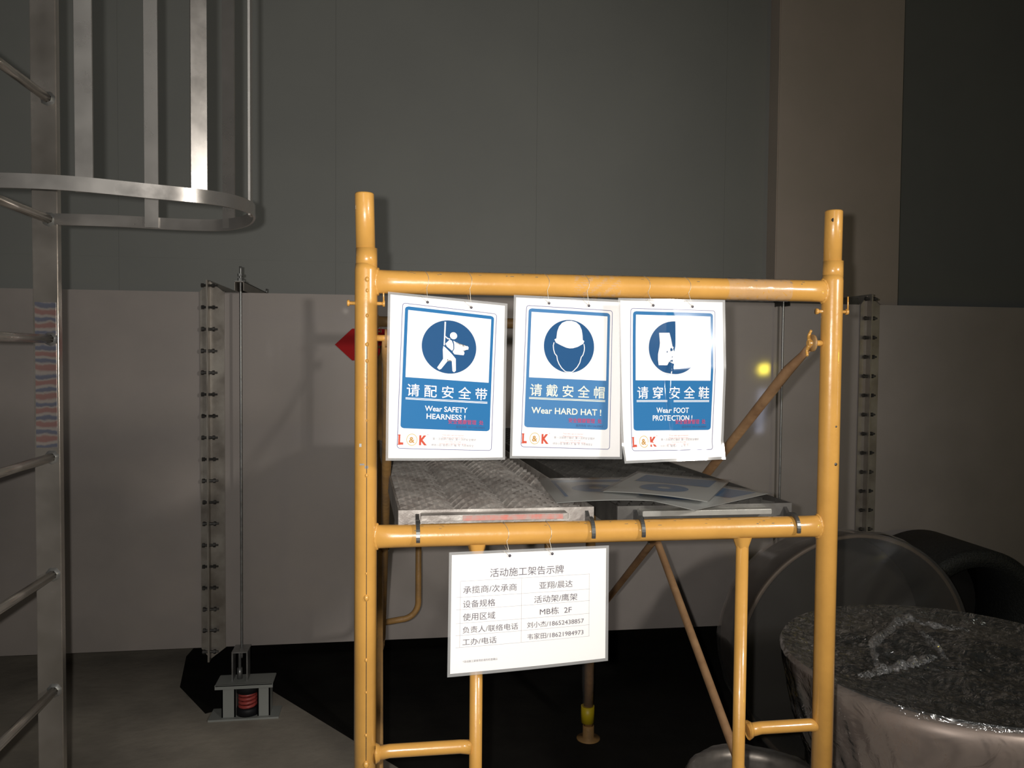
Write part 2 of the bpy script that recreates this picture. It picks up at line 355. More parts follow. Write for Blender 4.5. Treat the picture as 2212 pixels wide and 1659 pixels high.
# red and blue reflection in the far stile, painted on as a thin strip
b = MB(); SF = bpy.data.materials.new('striped_reflection_paint'); SF.use_nodes = True
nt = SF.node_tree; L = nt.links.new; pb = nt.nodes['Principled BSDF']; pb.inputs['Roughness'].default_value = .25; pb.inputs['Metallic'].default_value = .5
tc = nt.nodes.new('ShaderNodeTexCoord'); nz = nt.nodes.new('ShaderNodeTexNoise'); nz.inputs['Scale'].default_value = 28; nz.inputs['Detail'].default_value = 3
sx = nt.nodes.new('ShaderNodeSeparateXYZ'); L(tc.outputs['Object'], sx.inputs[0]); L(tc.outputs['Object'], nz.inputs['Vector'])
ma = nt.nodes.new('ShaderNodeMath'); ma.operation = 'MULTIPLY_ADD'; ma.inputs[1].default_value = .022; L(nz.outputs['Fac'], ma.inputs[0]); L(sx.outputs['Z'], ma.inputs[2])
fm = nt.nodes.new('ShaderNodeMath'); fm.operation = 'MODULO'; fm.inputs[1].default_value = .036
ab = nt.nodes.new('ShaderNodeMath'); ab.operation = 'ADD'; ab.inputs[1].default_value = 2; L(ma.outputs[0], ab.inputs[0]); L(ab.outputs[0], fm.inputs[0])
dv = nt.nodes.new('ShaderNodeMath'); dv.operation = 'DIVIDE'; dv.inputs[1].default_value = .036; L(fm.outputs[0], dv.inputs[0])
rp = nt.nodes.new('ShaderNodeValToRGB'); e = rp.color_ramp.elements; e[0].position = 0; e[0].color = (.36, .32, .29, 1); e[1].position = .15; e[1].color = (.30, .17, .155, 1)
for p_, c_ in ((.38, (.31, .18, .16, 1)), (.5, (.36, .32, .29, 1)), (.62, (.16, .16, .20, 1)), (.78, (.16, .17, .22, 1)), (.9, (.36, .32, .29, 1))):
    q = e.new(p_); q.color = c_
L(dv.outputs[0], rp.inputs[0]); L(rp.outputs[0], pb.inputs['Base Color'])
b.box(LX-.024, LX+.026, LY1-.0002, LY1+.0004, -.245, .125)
tag(b.build('painted_reflection', SF, t), 'thin strip painted with the red and blue stripes mirrored in the stile')

# ------------------------------------------------------------------ yellow scaffold
PX0, PX1, PY, RB = -.0495, .8645, 1.50, .0206
ZC1, ZC2 = .133, -.337
def clamp_stud(t, x, y, z, s, m=YEL):                    # stud with flip wing, pointing along s*x
    b = MB().tube([(x, y, z), (x+s*.030, y, z)], .006, 10)
    o = b.build('brace_stud', m, t)
    b = MB(); cx = x+s*.026; a = .25
    for k in (-1, 1):
        p = []
        for i in range(9):
            q = i/8; p.append((cx+k*.0035*q, y+.006*math.sin(q*3), z+k*(.004+.021*q)))
        b.tube(p, [.0045-.002*(i/8) for i in range(9)], 8)
    b.build('wing_latch', m, o); return o
def pin(t, x, y, z, m=YEL):
    MB().tube([(x-.031, y, z), (x+.031, y, z)], .0035, 8).build('lock_pin', m, t)
    o = t.children[-1]
    MB().lathe((x-.034, y, z), [(0, 0), (.006, 0), (.006, .004), (0, .004)], 12, 'x').build('pin_cap', m, o); b = MB(); b.lathe((x+.030, y, z), [(0, 0), (.006, 0), (.006, .004), (0, .004)], 12, 'x')
    b.tube([(x+.032, y-.004, z), (x+.031, y-.005, z+.03)], .0015, 6)
    b.build('pin_cap', m, o)
def frame(x0, y, label, m, front):
    x1 = x0+.914
    t = thing('scaffold', ((x0+x1)/2, y, FZ), label, 'scaffold', 'end frames of the yellow scaffold')
    for k, x in enumerate((x0, x1)):
        zt = .165
        ln = -.0035 if k == 0 else .001
        po = MB().tube([(x, y, FZ+.05), (x+ln*.0, y, zt-.012), (x, y, zt)], [RB, RB, RB-.001], 40).build('post', m, t)
        MB().tube([(x+.0006, y, zt-.01), (x+.0006, y, zt+.028)], .0196, 40).build('collar', m, t)
        MB().tube([(x-.001, y, zt+.02), (x-.0035+.003*k, y, .290), (x-.0035+.003*k, y, .2925)], [.0174, .0174, .0165], 40).build('spigot', m, t)
        MB().lathe((x, y, FZ), [(0, 0), (.05, 0), (.05, .006), (.024, .008), (.024, .06), (0, .06)], 32).build('foot', m, t)
        pin(t, x, y, .093, m)
        s = 1 if k == 0 else -1
        clamp_stud(t, x+s*.02, y, .030, s, m); clamp_stud(t, x+s*.02, y, -1.19, s, m)
        if front:
            if k == 0:                                   # open weld seam down the left post with weld beads
                b = MB(); zz = .02
                b.box(x+.0018, x+.0030, y-RB-.0003, y-RB+.002, -1.5, .015)
                tag(b.build('weld_seam', BLKIN, po), 'dark hairline seam down the left post')
                b = MB()
                for z, r in ((.135, .004), (.115, .003), (.07, .003), (.018, .0035), (-.012, .003), (-.06, .0022), (-.12, .002), (-.22, .003), (-.40, .002), (-.445, .005), (-.56, .003), (-.62, .002), (-.7, .0025), (-.755, .006)):
                    b.lathe((x+.0024, y-RB, z), [(r*math.cos(a), r*1.3*math.sin(a)) for a in [-1.5, -.8, 0, .8, 1.5]], 8)
                tag(b.build('weld_bead', m, po), kind='stuff')
                b = MB()
                for dx, z, sx_, sz_ in ((.002, -.205, .003, .005), (-.006, -.2, .004, .003), (-.009, -.165, .002, .006)):
                    b.box(x+dx-sx_, x+dx+sx_, y-RB-.0002, y-RB+.003, z-sz_/2, z+sz_/2)
                tag(b.build('paint_chip', HOOK, po), kind='stuff')
            else:
                b = MB()
                for dx, z, r in ((.004, -.21, .0032), (.003, -.135, .002)):
                    b.lathe((x+dx, y-RB-.0001, z), [(0, 0), (r, .0002), (r, .003)], 10, 'y')
                tag(b.build('paint_chip', HOOK, po), kind='stuff')
                MB().lathe((x-.0085, y-.0152, .272), [(0, 0), (.0042, .0003), (.0042, .004)], 14, 'y').build('pin_hole', BLKIN, t)
    for z in (ZC1, ZC2):
        vs = []; n = 40; N_ = 40
        for i in range(N_+1):
            e_ = i/N_; xx = x0+(x1-x0)*(.5-.5*math.cos(math.pi*e_)); d = min(xx-x0, x1-xx)
            ry = .0213*(1-.42*math.exp(-(max(0, d-.012)/.016)**2)); rz = .0213*(1+.05*math.exp(-(d/.03)**2))
            for k in range(n):
                a = 2*math.pi*k/n; vs.append((xx, y+ry*math.cos(a), z+rz*math.sin(a)))
        MB().add(vs, [(i*n+k, i*n+(k+1) % n, (i+1)*n+(k+1) % n, (i+1)*n+k) for i in range(N_) for k in range(n)], True).build('crossbar', m, t)
        for x, s in ((x0, 1), (x1, -1)):
            b = MB(); pts = []
            for i in range(40):
                a = 2*math.pi*i/40; yy = .0128*math.sin(a); zz = .0228*math.cos(a)
                pts.append((x+s*(math.sqrt(RB*RB-yy*yy)+.0005), y+yy, z+zz))
            b.tube(pts, [.0026+.0006*math.sin(i*2.3) for i in range(40)], 8, closed=True)
            b.build('weld', m, t)
    if front:
        rc = random.Random(11)
        for co_, z, cnt in ((t.children[-6], ZC1, 260), (t.children[-3], ZC2, 110)):
            b = MB()
            for _ in range(cnt):
                xx = rc.uniform(x0+.05, x1-.04); a = math.radians(rc.uniform(-100, -72) if rc.random() < .7 else rc.uniform(-150, -60)); w0 = rc.uniform(.0008, .0045); h0 = rc.uniform(.03, .09)
                r_ = .0216
                b.add([(xx+dx, y+r_*math.cos(aa)*1, z-r_*math.sin(aa)) for dx, aa in ((-w0, a), (w0*rc.uniform(.4, 1), a-h0*.3), (w0, a+h0), (-w0*.5, a+h0*1.1))], [(0, 1, 2, 3)])
            tag(b.build('paint_chip', mat('scuffed_paint_dirt', (.20, .15, .09), .7), co_, recalc=False), kind='stuff')
        for x in (x0+.207, x0+.735):
            MB().tube([(x, y, ZC2-.012), (x, y, FZ+.18)], .0122, 28).build('inner_upright', m, t)
            MB().lathe((x, y, ZC2-.026), [(.012, -.012), (.016, 0), (.019, .01)], 20, fn=lambda r, h, a: (r*(1+.08*math.sin(5*a)), h)).build('weld', m, t)
        for z in (-.742, -1.06, -1.38):
            for xa, xb in ((x0, x0+.207), (x0+.735, x1)):
                MB().tube([(xa+.018, y, z-.004), (xa+.045, y, z), (xb-.03, y, z), (xb-.01, y, z-.002)], [.0135, .0125, .0125, .0135], 24).build('rung', m, t)
                MB().lathe((xa+.0205, y, z-.003), [(.019, -.001), (.0155, .006), (.012, .008)], 20, 'x').build('weld', m, t)
    else:
        for s, xa in ((1, x0), (-1, x1)):
            x = xa+s*.187; R_ = .07; pts = [(x, y, ZC2-.01), (x, y, -1.02)]
            for i in range(1, 9):
                a = i/8*math.pi/2; pts.append((x-s*R_*(1-math.cos(a)), y, -1.02-R_*math.sin(a)))
            pts.append((xa+s*.015, y, -1.105)); MB().tube(pts, .0125, 16).build('inner_bow', m, t)
    return t
ff = frame(PX0, PY, 'near yellow tubular scaffold frame carrying the hanging signs', YEL, True)
rf = frame(PX0-.032, 3.312, 'far yellow scaffold frame seen behind the signs, right leg wrapped in plastic', YELD, False)
b = MB(); xr = PX0-.032+.914
b.tube([(xr-.006+.003*math.sin(i), 3.312+.002*math.cos(i*1.7), -.9-i*.07) for i in range(10)], [.0245+.002*math.sin(i*2.1) for i in range(10)], 24)
tag(b.build('plastic_wrap', FILM2, rf), 'cloudy plastic film wrapped round the right leg')
tag(MB().tube([(xr-.004, 3.312, -1.495), (xr-.004, 3.312, -1.565)], .0285, 24).build('tape_band', YTAPE, rf), 'band of yellow tape near the foot')
def brace(x, s, label):                                  # X pair of tubes between near and far frame, flattened ends
    t = thing('cross_brace', (x, 2.4, -.58), label, 'brace')
    z0, z1 = .030, -1.19; y0, y1 = PY, 3.312
    for k, (za, zb, off) in enumerate(((z0, z1, 0), (z1, z0, -s*.0)) ):
        xo = x + (.011 if k else -.006)*s*-1
        A, B = Vector((x, y0, za)), Vector((x-.032*(1), y1, zb)); Dv = (B-A)
        o = Vector((xo-x, 0, 0))
        P = [A, A+Dv*.02, A+Dv*.045+o, A+Dv*.5+o, A+Dv*.955+o, A+Dv*.98, B]
        MB().tube(P, [.007, .008, .0112, .0112, .0112, .008, .007], 20).build('brace_tube', BRC if x > .3 else YELD, t)
        for Q in (A, B):
            MB().lathe(tuple(Q), [(0, -.002), (.017, -.002), (.017, .002), (0, .002)], 20, 'x').build('end_plate', YELD, t)
    MB().tube([(x-.016-.02, 2.406, -.58), (x-.016+.02, 2.406, -.58)], .006, 10).build('pivot_bolt', ZINC, t)
brace(PX1-.040, -1, 'right-hand scaffold cross brace sloping down behind the foot protection sign')
brace(PX0+.036, 1, 'left-hand scaffold cross brace seen end-on beside the near left post')
# clear tape stuck round the top crossbar
for xa, xb, lab in ((.640, .770, 'crinkled clear packing tape wrapped round top crossbar near its right end'), (.335, .425, 'flat clear packing tape on top crossbar above the hard hat sign')):
    n = 26; m_ = 28; vs = []
    for i in range(n+1):
        for k in range(m_):
            a = 2*math.pi*k/m_; r = RB*.985+.0009+(.0016 if xa > .5 else .0003)*abs(math.sin(i*.8+3*math.sin(a*2))*math.sin(a*3+i*.35))
            vs.append((xa+(xb-xa)*i/n, PY+r*math.cos(a), ZC1+r*math.sin(a)))
    b = MB().add(vs, [(i*m_+k, i*m_+(k+1) % m_, (i+1)*m_+(k+1) % m_, (i+1)*m_+k) for i in range(n) for k in range(m_)], True)
    tag(b.build('clear_tape', TAPE), lab, 'tape')

# ------------------------------------------------------------------ mesh planks hooked over the lower crossbars
def plank(xa, xb, skew, mm, ribs, label, lip):
    t = thing('scaffold_plank', ((xa+xb)/2, 2.4, -.34), label, 'plank', 'mesh planks on the lower crossbars')
    ya, yb = 1.535, 3.30; zt = -.298
    X = lambda x, y: x+skew*(y-1.5)
    for side in (xa, xb-.004):
        b = MB(); b.add([(X(side+dx, y), y, z) for y in (ya, yb) for dx in (0, .004) for z in (zt-.045, zt+.003)],
                        [(0, 1, 3, 2), (4, 6, 7, 5), (0, 4, 5, 1), (2, 3, 7, 6), (0, 2, 6, 4), (1, 5, 7, 3)]); b.build('side_rail', PLK if ribs else PLKD, t)
    for y in (ya-.004, yb): MB().box(X(xa, y), X(xb, y), y, y+.004, zt-.035, zt+.003).build('end_plate', mm, t)
    # front top strip
    b = MB(); b.box(xa+.04, xb-.06, ya-.036, ya-.0045, zt-.0125, zt-.002, .001); b.build('end_strip', lip, t)
    # expanded metal: strands crossing in diamonds, pressed into long ribs
    b = MB(); px_, py_ = (.027, .046) if ribs else (.026, .050); nx = int((xb-xa-.008)/px_); ny = int((yb-ya)/py_)
    def H(x, y):
        u = (x-xa)/(xb-xa)
        h = 0
        if ribs:
            for c in (.30, .58, .86):
                h -= .011*math.exp(-((u-c)/.045)**2)
            h += .004*math.sin(u*40)*0
        return zt-.003+h
    def strand(p, q):
        (x0_, y0_), (x1_, y1_) = p, q
        w_ = .0030 if ribs else .0024
        d = Vector((x1_-x0_, y1_-y0_)).normalized(); nn = Vector((-d.y, d.x))*w_
        A = Vector((X(x0_, y0_), y0_, H(x0_, y0_))); B = Vector((X(x1_, y1_), y1_, H(x1_, y1_)))
        N = Vector((nn.x, nn.y, 0)); up_ = Vector((0, 0, .0050 if ribs else .003))
        if nn.y < 0: N = -N
        b.add([A-N-up_*.6, A+N+up_, B+N+up_, B-N-up_*.6, A-N-up_*1.6, A+N-up_*.2, B+N-up_*.2, B-N-up_*1.6], [(0, 1, 2, 3), (7, 6, 5, 4), (0, 3, 7, 4), (1, 5, 6, 2)])
    for j in range(ny):
        for i in range(nx):
            cx = xa+.006+px_*(i+.5); cy = ya+py_*(j+.5)
            L_, R_, T_, B_ = (cx-px_/2, cy), (cx+px_/2, cy), (cx, cy+py_/2), (cx, cy-py_/2)
            for p, q in ((L_, T_), (T_, R_), (R_, B_), (B_, L_)): strand(p, q)
    tag(b.build('expanded_mesh', mm, t, recalc=False), kind='stuff')
    for y in ((1.75, 2.3, 2.85)): MB().box(X(xa, y), X(xb, y), y, y+.03, zt-.045, zt-.018).build('cross_rib', mm, t)
    # hooks
    for yh, s in ((PY, 1), (3.312, -1)):
        for x in (xa+.034, xb-.016):
            prof = []; r0, r1 = RB+.0006, RB+.0085
            for i in range(15):
                a = math.radians(72-i*14); prof.append((yh-s*0+r1*math.sin(-a)*-s*-1*0 + s*r1*math.cos(math.radians(55+i*10))*1, ZC2+r1*math.sin(math.radians(55+i*10))))
            inner = []
            for i in range(15):
                g = math.radians(55+i*10); rr = r1-(.0085*(1-i/14*.55)); inner.append((yh+s*max(rr, r0)*math.cos(g), ZC2+max(rr, r0)*math.sin(g)))
            g0 = (yh+s*.034, zt-.002); g1 = (yh+s*.040, zt-.04); g2 = (yh+s*.024, ZC2+.008)
            poly = [g0]+prof+inner[::-1]+[g1]
            bb3 = MB().prism(poly, .007, 'x', X(x, yh)-.0035)
            ho = bb3.build('hook', HOOK, t)
            tp = [(X(x, yh), p[0], p[1]) for p in prof]
    return t
plank(.012, .392, -.045, PLK, True, 'left scaffold plank of dusty ribbed expanded mesh with worn red strip at its front', PLK)
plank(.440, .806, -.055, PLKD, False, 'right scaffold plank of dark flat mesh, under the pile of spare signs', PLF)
# worn red tape strip on the left plank's end
pk = [o for o in bpy.data.objects if o.name == 'scaffold_plank'][0]
b = MB(); tag(MB().box(.130, .322, 1.4975, 1.4992, -.3105, -.301).build('tape_strip', PINK, pk), 'worn faded red tape strip')

# ------------------------------------------------------------------ laminated signs
def ray(px, py, y):
    d = fw + r2*((px-1106)/F_PX) - u2*((py-829.5)/F_PX); return Vector((d.x*y/d.y, y, d.z*y/d.y))
class Sheet:
    """paper of w x h millimetres on a curved patch; uv in mm from the top left corner"""
    def __init__(s, c, w, h, bulge, rot=0):
        s.c, s.w, s.h, s.bulge, s.rot = c, w, h, bulge, math.radians(rot)
        s.n = (c[1]-c[0]).cross(c[2]-c[0]).normalized()
        s.flip = False
        if s.n.dot(Vector((0, 0, EZ*0))-c[0]) < 0: s.n = -s.n
    def p(s, x, y, off=0, print_=True):
        if print_ and s.rot:
            dx, dy = x-s.w/2, y-s.h/2; x = s.w/2+dx*math.cos(s.rot)-dy*math.sin(s.rot); y = s.h/2+dx*math.sin(s.rot)+dy*math.cos(s.rot)
        u, v = x/s.w, y/s.h; a, b_, c, d = s.c
        q = a*(1-u)*(1-v)+b_*u*(1-v)+c*(1-u)*v+d*u*v
        return q+s.n*(s.bulge(u, v)+off)
    def grid(s, mb, xl, xr, y0, y1, off, nx=30, ny=30, pr=True):
        """convex fill: xl(y), xr(y) callables or numbers"""
        f = lambda g, y: g(y) if callable(g) else g
        vs = []
        for j in range(ny+1):
            y = y0+(y1-y0)*j/ny
            for i in range(nx+1): x = f(xl, y)+(f(xr, y)-f(xl, y))*i/nx; vs.append(s.p(x, y, off, pr))
        mb.add(vs, [(j*(nx+1)+i, (j+1)*(nx+1)+i, (j+1)*(nx+1)+i+1, j*(nx+1)+i+1) for j in range(ny) for i in range(nx)], True); return mb
    def rrect(s, mb, x0, y0, x1, y1, r, off, nx=46, ny=44):
        def ins(y):
            d = min(y-y0, y1-y)
            return r-math.sqrt(max(r*r-(r-d)**2, 0)) if d < r else 0
        vs = []; ys = [y0+r*k/5 for k in range(5)]+[y0+r+(y1-y0-2*r)*k/ny for k in range(ny+1)]+[y1-r+r*(k+1)/5 for k in range(5)]
        for y in ys:
            a = x0+ins(y); b_ = x1-ins(y)
            vs += [s.p(a+(b_-a)*i/nx, y, off) for i in range(nx+1)]
        mb.add(vs, [(j*(nx+1)+i, (j+1)*(nx+1)+i, (j+1)*(nx+1)+i+1, j*(nx+1)+i+1) for j in range(len(ys)-1) for i in range(nx)], True); return mb
    def disc(s, mb, cx, cy, r, off, r_in=0, ry=None):
        n = 56; k = (ry or r)/r; rings = 8; vs = []
        for j in range(rings+1):
            rr = r_in+(r-r_in)*j/rings
            for i in range(n): a = 2*math.pi*i/n; vs.append(s.p(cx+rr*math.cos(a), cy+rr*k*math.sin(a), off))
        mb.add(vs, [(j*n+i, j*n+(i+1) % n, (j+1)*n+(i+1) % n, (j+1)*n+i) for j in range(rings) for i in range(n)], True); return mb
    def poly(s, mb, pts, off):
        bm = bmesh.new(); vs = [bm.verts.new((x, y, 0)) for x, y in pts]; bm.faces.new(vs); bmesh.ops.triangulate(bm, faces=bm.faces[:])
        bmesh.ops.subdivide_edges(bm, edges=[e for e in bm.edges if e.calc_length() > 12], cuts=2, use_grid_fill=False)
        bmesh.ops.triangulate(bm, faces=bm.faces[:])
        for v in bm.verts: v.co = s.p(v.co.x, v.co.y, off)
        mb.bm(bm, True); return mb
    def line(s, mb, pts, w, off, closed=False):
        P = [Vector(p) for p in pts]; n = len(P)
        Q = []
        for i in range(n if closed else n-1):
            a, b_ = P[i], P[(i+1) % n]; k = max(1, int((b_-a).length/9)); Q += [a+(b_-a)*j/k for j in range(k)]
        if not closed: Q.append(P[-1])
        n = len(Q); vs = []
        for i in range(n):
            t = (Q[(i+1) % n]-Q[i-1]) if closed else Q[min(i+1, n-1)]-Q[max(i-1, 0)]
            t.normalize(); nn = Vector((-t.y, t.x))*w/2
            for q in (Q[i]+nn, Q[i]-nn): vs.append(s.p(q.x, q.y, off))
        mb.add(vs, [(2*i, 2*i+1, (2*((i+1) % n))+1, 2*((i+1) % n)) for i in range(n if closed else n-1)], True); return mb
    def rline(s, mb, x0, y0, x1, y1, r, w, off):
        P = []
        for cx, cy, a0 in ((x1-r, y0+r, -90), (x1-r, y1-r, 0), (x0+r, y1-r, 90), (x0+r, y0+r, 180)):
            for k in range(6): a = math.radians(a0+k*18); P.append((cx+r*math.cos(a), cy+r*math.sin(a)))
        return s.line(mb, P, w, off, True)
    def text(s, mb, txt, cx, cy, size, off, bold=0, width=None, align='c', sx=1, it=0, spacing=1):
        c = bpy.data.curves.new('t', 'FONT'); c.body = txt; c.size = 1; c.offset = bold; c.resolution_u = 3; c.space_character = spacing
        o = bpy.data.objects.new('t', c); C.objects.link(o); bpy.context.view_layer.update()
        me = bpy.data.meshes.new_from_object(o); xs_ = [v.co.x for v in me.vertices]; x0, x1 = min(xs_), max(xs_)
        sc = size; scx = (width/(x1-x0)) if width else sc*sx
        m_ = (x0+x1)/2 if align == 'c' else x0
        vs = [s.p(cx+(v.co.x-m_)*scx, cy-(v.co.y-.36)*sc, off) for v in me.vertices]
        mb.add(vs, [list(p.vertices) for p in me.polygons], True)
        bpy.data.objects.remove(o); bpy.data.curves.remove(c); bpy.data.meshes.remove(me); return mb
    def base(s, t, margin=4.5, hole=None):
        b = s.grid(MB(), 0, s.w, 0, s.h, 0, 60, 60, False); pa = b.build('paper', PAPER, t, recalc=False)
        m = margin; b = s.grid(MB(), -m, s.w+m, -m, s.h+m, .0030, 60, 60, False); b.build('laminate', LAM, t, recalc=False)
        b = MB()
        for a in ((-m, 0, -m, s.h+m), (s.w, s.w+m, -m, s.h+m), (0, s.w, -m, 0), (0, s.w, s.h, s.h+m)):
            s.grid(b, a[0], a[1], a[2], a[3], .0008, 8, 40, False)
        b.build('laminate_border', LAMB, t, recalc=False)
def hang(s, t, holes, zc):
    """punched holes and thin wires looped over the crossbar"""
    for hx, hy in holes:
        b = s.disc(MB(), hx, hy, 2.6, .0033); b.build('punched_hole', BLK, t, recalc=False)
        q = s.p(hx, hy, .0037); r = RB+.0012; P = [q]
        for k in range(13):
            a = math.radians(200-k*25+10); P.append(Vector((q.x+.004*math.sin(k), PY+r*math.cos(a), zc+r*math.sin(a))))
        P.append(s.p(hx, hy-3, -.0015)); P.append(s.p(hx, hy, -.0012))
        MB().tube(P, .00055, 6).build('hanging_wire', WIRE, t)
        MB().tube([q, q+Vector((-.008, -.001, .006)), q+Vector((-.013, -.002, .011))], .0004, 5).build('hanging_wire', WIRE, t)
def corners(px, ys): return [ray(p[0], p[1], y) for p, y in zip(px, ys)]
def shrink(c, w, h, m):
    """outer pouch corners to paper corners"""
    W, H = w+2*m, h+2*m
    def q(x, y): u, v = x/W, y/H; a, b_, c_, d = c; return a*(1-u)*(1-v)+b_*u*(1-v)+c_*(1-u)*v+d*u*v
    return [q(m, m), q(m+w, m), q(m, m+h), q(m+w, m+h)]
def safety_sign(pxs, ys, bulge, rot, label, cn, en, pict, faded):
    s = Sheet(shrink(corners(pxs, ys), 210, 297, 4.5), 210, 297, bulge, rot)
    t = thing('safety_sign', tuple(s.p(105, 297)-Vector((0, 0, 0))), label, 'sign', 'laminated safety signs on the top crossbar')
    s.base(t)
    o1, o2, o3, o4 = .0006, .0012, .0018, .0024
    b = MB(); s.rline(b, 18.5, 15.5, 191, 281, 5, 1.1, o1); b.build('border_line', mat('border_ink', (.12, .13, .26), .6, spec=.1), t, recalc=False)
    b = MB(); s.rrect(b, 23, 20.5, 186.5, 244, 6, o1); b.build('blue_panel', BLUEF if faded else BLUE, t, recalc=False)
    b = MB(); s.grid(b, 28.5, 181, 27, 150, o2, 44, 24); b.build('white_panel', PAPER, t, recalc=False)
    b = MB(); s.disc(b, 105, 88, 53, o3, 52); b.build('ring_line', PALE, t, recalc=False)
    b = MB(); s.disc(b, 105, 88, 50, o3); b.build('blue_disc', BLUED, t, recalc=False)
    b = MB(); pict(s, b, o4); b.build('pictogram', PAPER, t, recalc=False)
    b = MB()
    for i, ch in enumerate(cn): s.text(b, ch, 43+i*31.2, 173.5, 24.5, o2, bold=.007)
    s.grid(b, 30, 180, 187.2, 188.3, o2, 12, 1); s.grid(b, 30, 180, 189.3, 190.6, o2, 12, 1)
    for txt, y, size, wd in en: s.text(b, txt, 104, y, size, o2, bold=.014, width=wd)
    b.build('white_lettering', CREAM if faded else PAPER, t, recalc=False)
    b = MB(); s.text(b, 'L', 24.5, 264.5, 24, o1, bold=.045, width=9); s.text(b, 'K', 64, 264.5, 24, o1, bold=.045, width=14); s.text(b, '+', 72, 254, 5, o1)
    s.grid(b, 18.5, 24, 273.2, 274.6, o1, 2, 1); s.grid(b, 18.8, 24, 256, 257.2, o1, 2, 1)
    b.build('logo_letters', REDP, t, recalc=False)
    b = MB(); s.disc(b, 44, 264.5, 9.6, o1, 8.6, 11); b.build('logo_ring', GOLD, t, recalc=False)
    b = MB(); s.text(b, '&', 44, 264.5, 15, o1, bold=.03); b.build('logo_ampersand', mat('logo_brown', (.42, .22, .04), .6), t, recalc=False)
    b = MB(); s.text(b, '第一次就把它做好  第一次把安全做好', 121, 261.5, 5.2, o1, width=80); s.text(b, '绩效小组  管理人员  编  号  为你我安全', 118, 273, 5, o1, width=78)
    b.build('small_print', GRYP, t, recalc=False)
    b = MB()
    for y, wd, tx in ((253.5, 40, 'These safety signs are important'), (258, 40, 'Please follow and observe them'), (266, 30, 'Do it Once, Do it Safe'), (269.6, 50, 'Doing it right is doing it safely, always')): s.text(b, tx, 118, y, 3.4, o1, width=wd)
    b.build('red_small_print', mat('faint_red_ink', (.45, .12, .13), .6), t, recalc=False)
    b = MB(); s.text(b, '安全健康管理  处', 141, 228, 9.5, .0015, width=66, bold=.012); b.build('red_stamp', REDS, t, recalc=False)
    b = MB(); s.text(b, '服务热线', 133, 237.5, 5.5, o2, width=20); s.text(b, '051262001', 161, 237.5, 5.5, o2, width=30); b.build('dark_small_print', mat('dark_blue_ink', (.02, .05, .17), .6), t, recalc=False)
    hang(s, t, [(h, 9) for h in (62, 142)], ZC1)
    return t
def cv(pts, c, k): return [((x-c[0])*k+105, (y-c[1])*k+88) for x, y in pts]
def harness(s, b, o):
    k = .205; c = (622, 572)
    g = lambda P: cv(P, c, k)
    s.poly(b, g([(570, 345), (583, 345), (581, 560), (570, 560)]), o)
    (hx, hy), = g([(655, 465)]); s.disc(b, hx, hy, 6.6, o)
    s.poly(b, g([(578, 470), (605, 490), (628, 495), (622, 503), (600, 500), (578, 480)]), o)
    s.poly(b, g([(622, 503), (642, 512), (655, 545), (658, 585), (648, 605), (600, 570), (585, 545)]), o)
    s.poly(b, g([(655, 510), (675, 520), (700, 552), (785, 548), (795, 560), (792, 580), (715, 592), (752, 598), (760, 615), (752, 636), (670, 634), (652, 614), (666, 585), (664, 545)]), o)
    s.poly(b, g([(568, 566), (590, 582), (640, 628), (652, 640), (683, 675), (688, 785), (672, 800), (657, 790), (648, 700), (610, 655), (608, 705), (555, 780), (538, 786), (520, 768), (570, 685), (564, 600)]), o)
def helmet(s, b, o):
    k = 50/232; c = (577, 575); g = lambda P: cv(P, c, k)
    s.poly(b, g([(438, 522), (456, 512), (462, 450), (478, 405), (505, 372), (545, 354), (590, 350), (635, 360), (668, 385), (688, 425), (697, 470), (700, 512), (715, 523), (706, 546), (655, 576), (612, 590), (580, 593), (548, 588), (505, 572), (455, 550)]), o)
    s.line(b, g([(436, 548), (430, 575), (434, 610), (446, 645), (465, 665), (472, 700), (488, 735), (512, 768), (545, 796), (560, 801), (605, 801), (622, 790), (655, 755), (678, 715), (690, 665), (706, 645), (716, 610), (718, 580), (712, 548)]), 1.7, o)
def boot(s, b, o):
    k = 50/225; c = (1470, 595); g = lambda P: cv(P, c, k)
    s.poly(b, g([(1337, 470), (1430, 468), (1440, 520), (1446, 575), (1455, 618), (1480, 645), (1510, 666), (1545, 676), (1568, 684), (1580, 700), (1578, 740), (1475, 740), (1442, 728), (1422, 714), (1410, 745), (1337, 745), (1330, 700), (1330, 650), (1343, 590), (1346, 555)]), o)
    s.line(b, g([(1522, 470), (1524, 520), (1535, 585), (1556, 630), (1572, 648), (1600, 656), (1615, 675), (1617, 700), (1604, 716), (1584, 720)]), 2.2, o)
safety_sign([(838, 630), (1096, 656), (833, 995), (1091, 993)], [1.435, 1.466, 1.432, 1.462], lambda u, v: .004*math.sin(math.pi*u)*(.3+v) - .002*math.sin(3*v), 1.4,
            'laminated blue and white safety harness sign, leftmost on the top crossbar', '请配安全带', (('Wear SAFETY', 205, 13.8, 78), ('HEARNESS !', 219.5, 13.8, 71)), harness, False)
safety_sign([(1110, 637), (1345, 648), (1101, 990), (1344, 992)], [1.462, 1.473, 1.456, 1.468], lambda u, v: .002*math.sin(math.pi*u)*v, 1.0,
            'laminated hard hat sign hanging in the middle, overlapped by the foot protection sign', '请戴安全帽', (('Wear HARD HAT !', 211, 16.5, 137),), helmet, True)
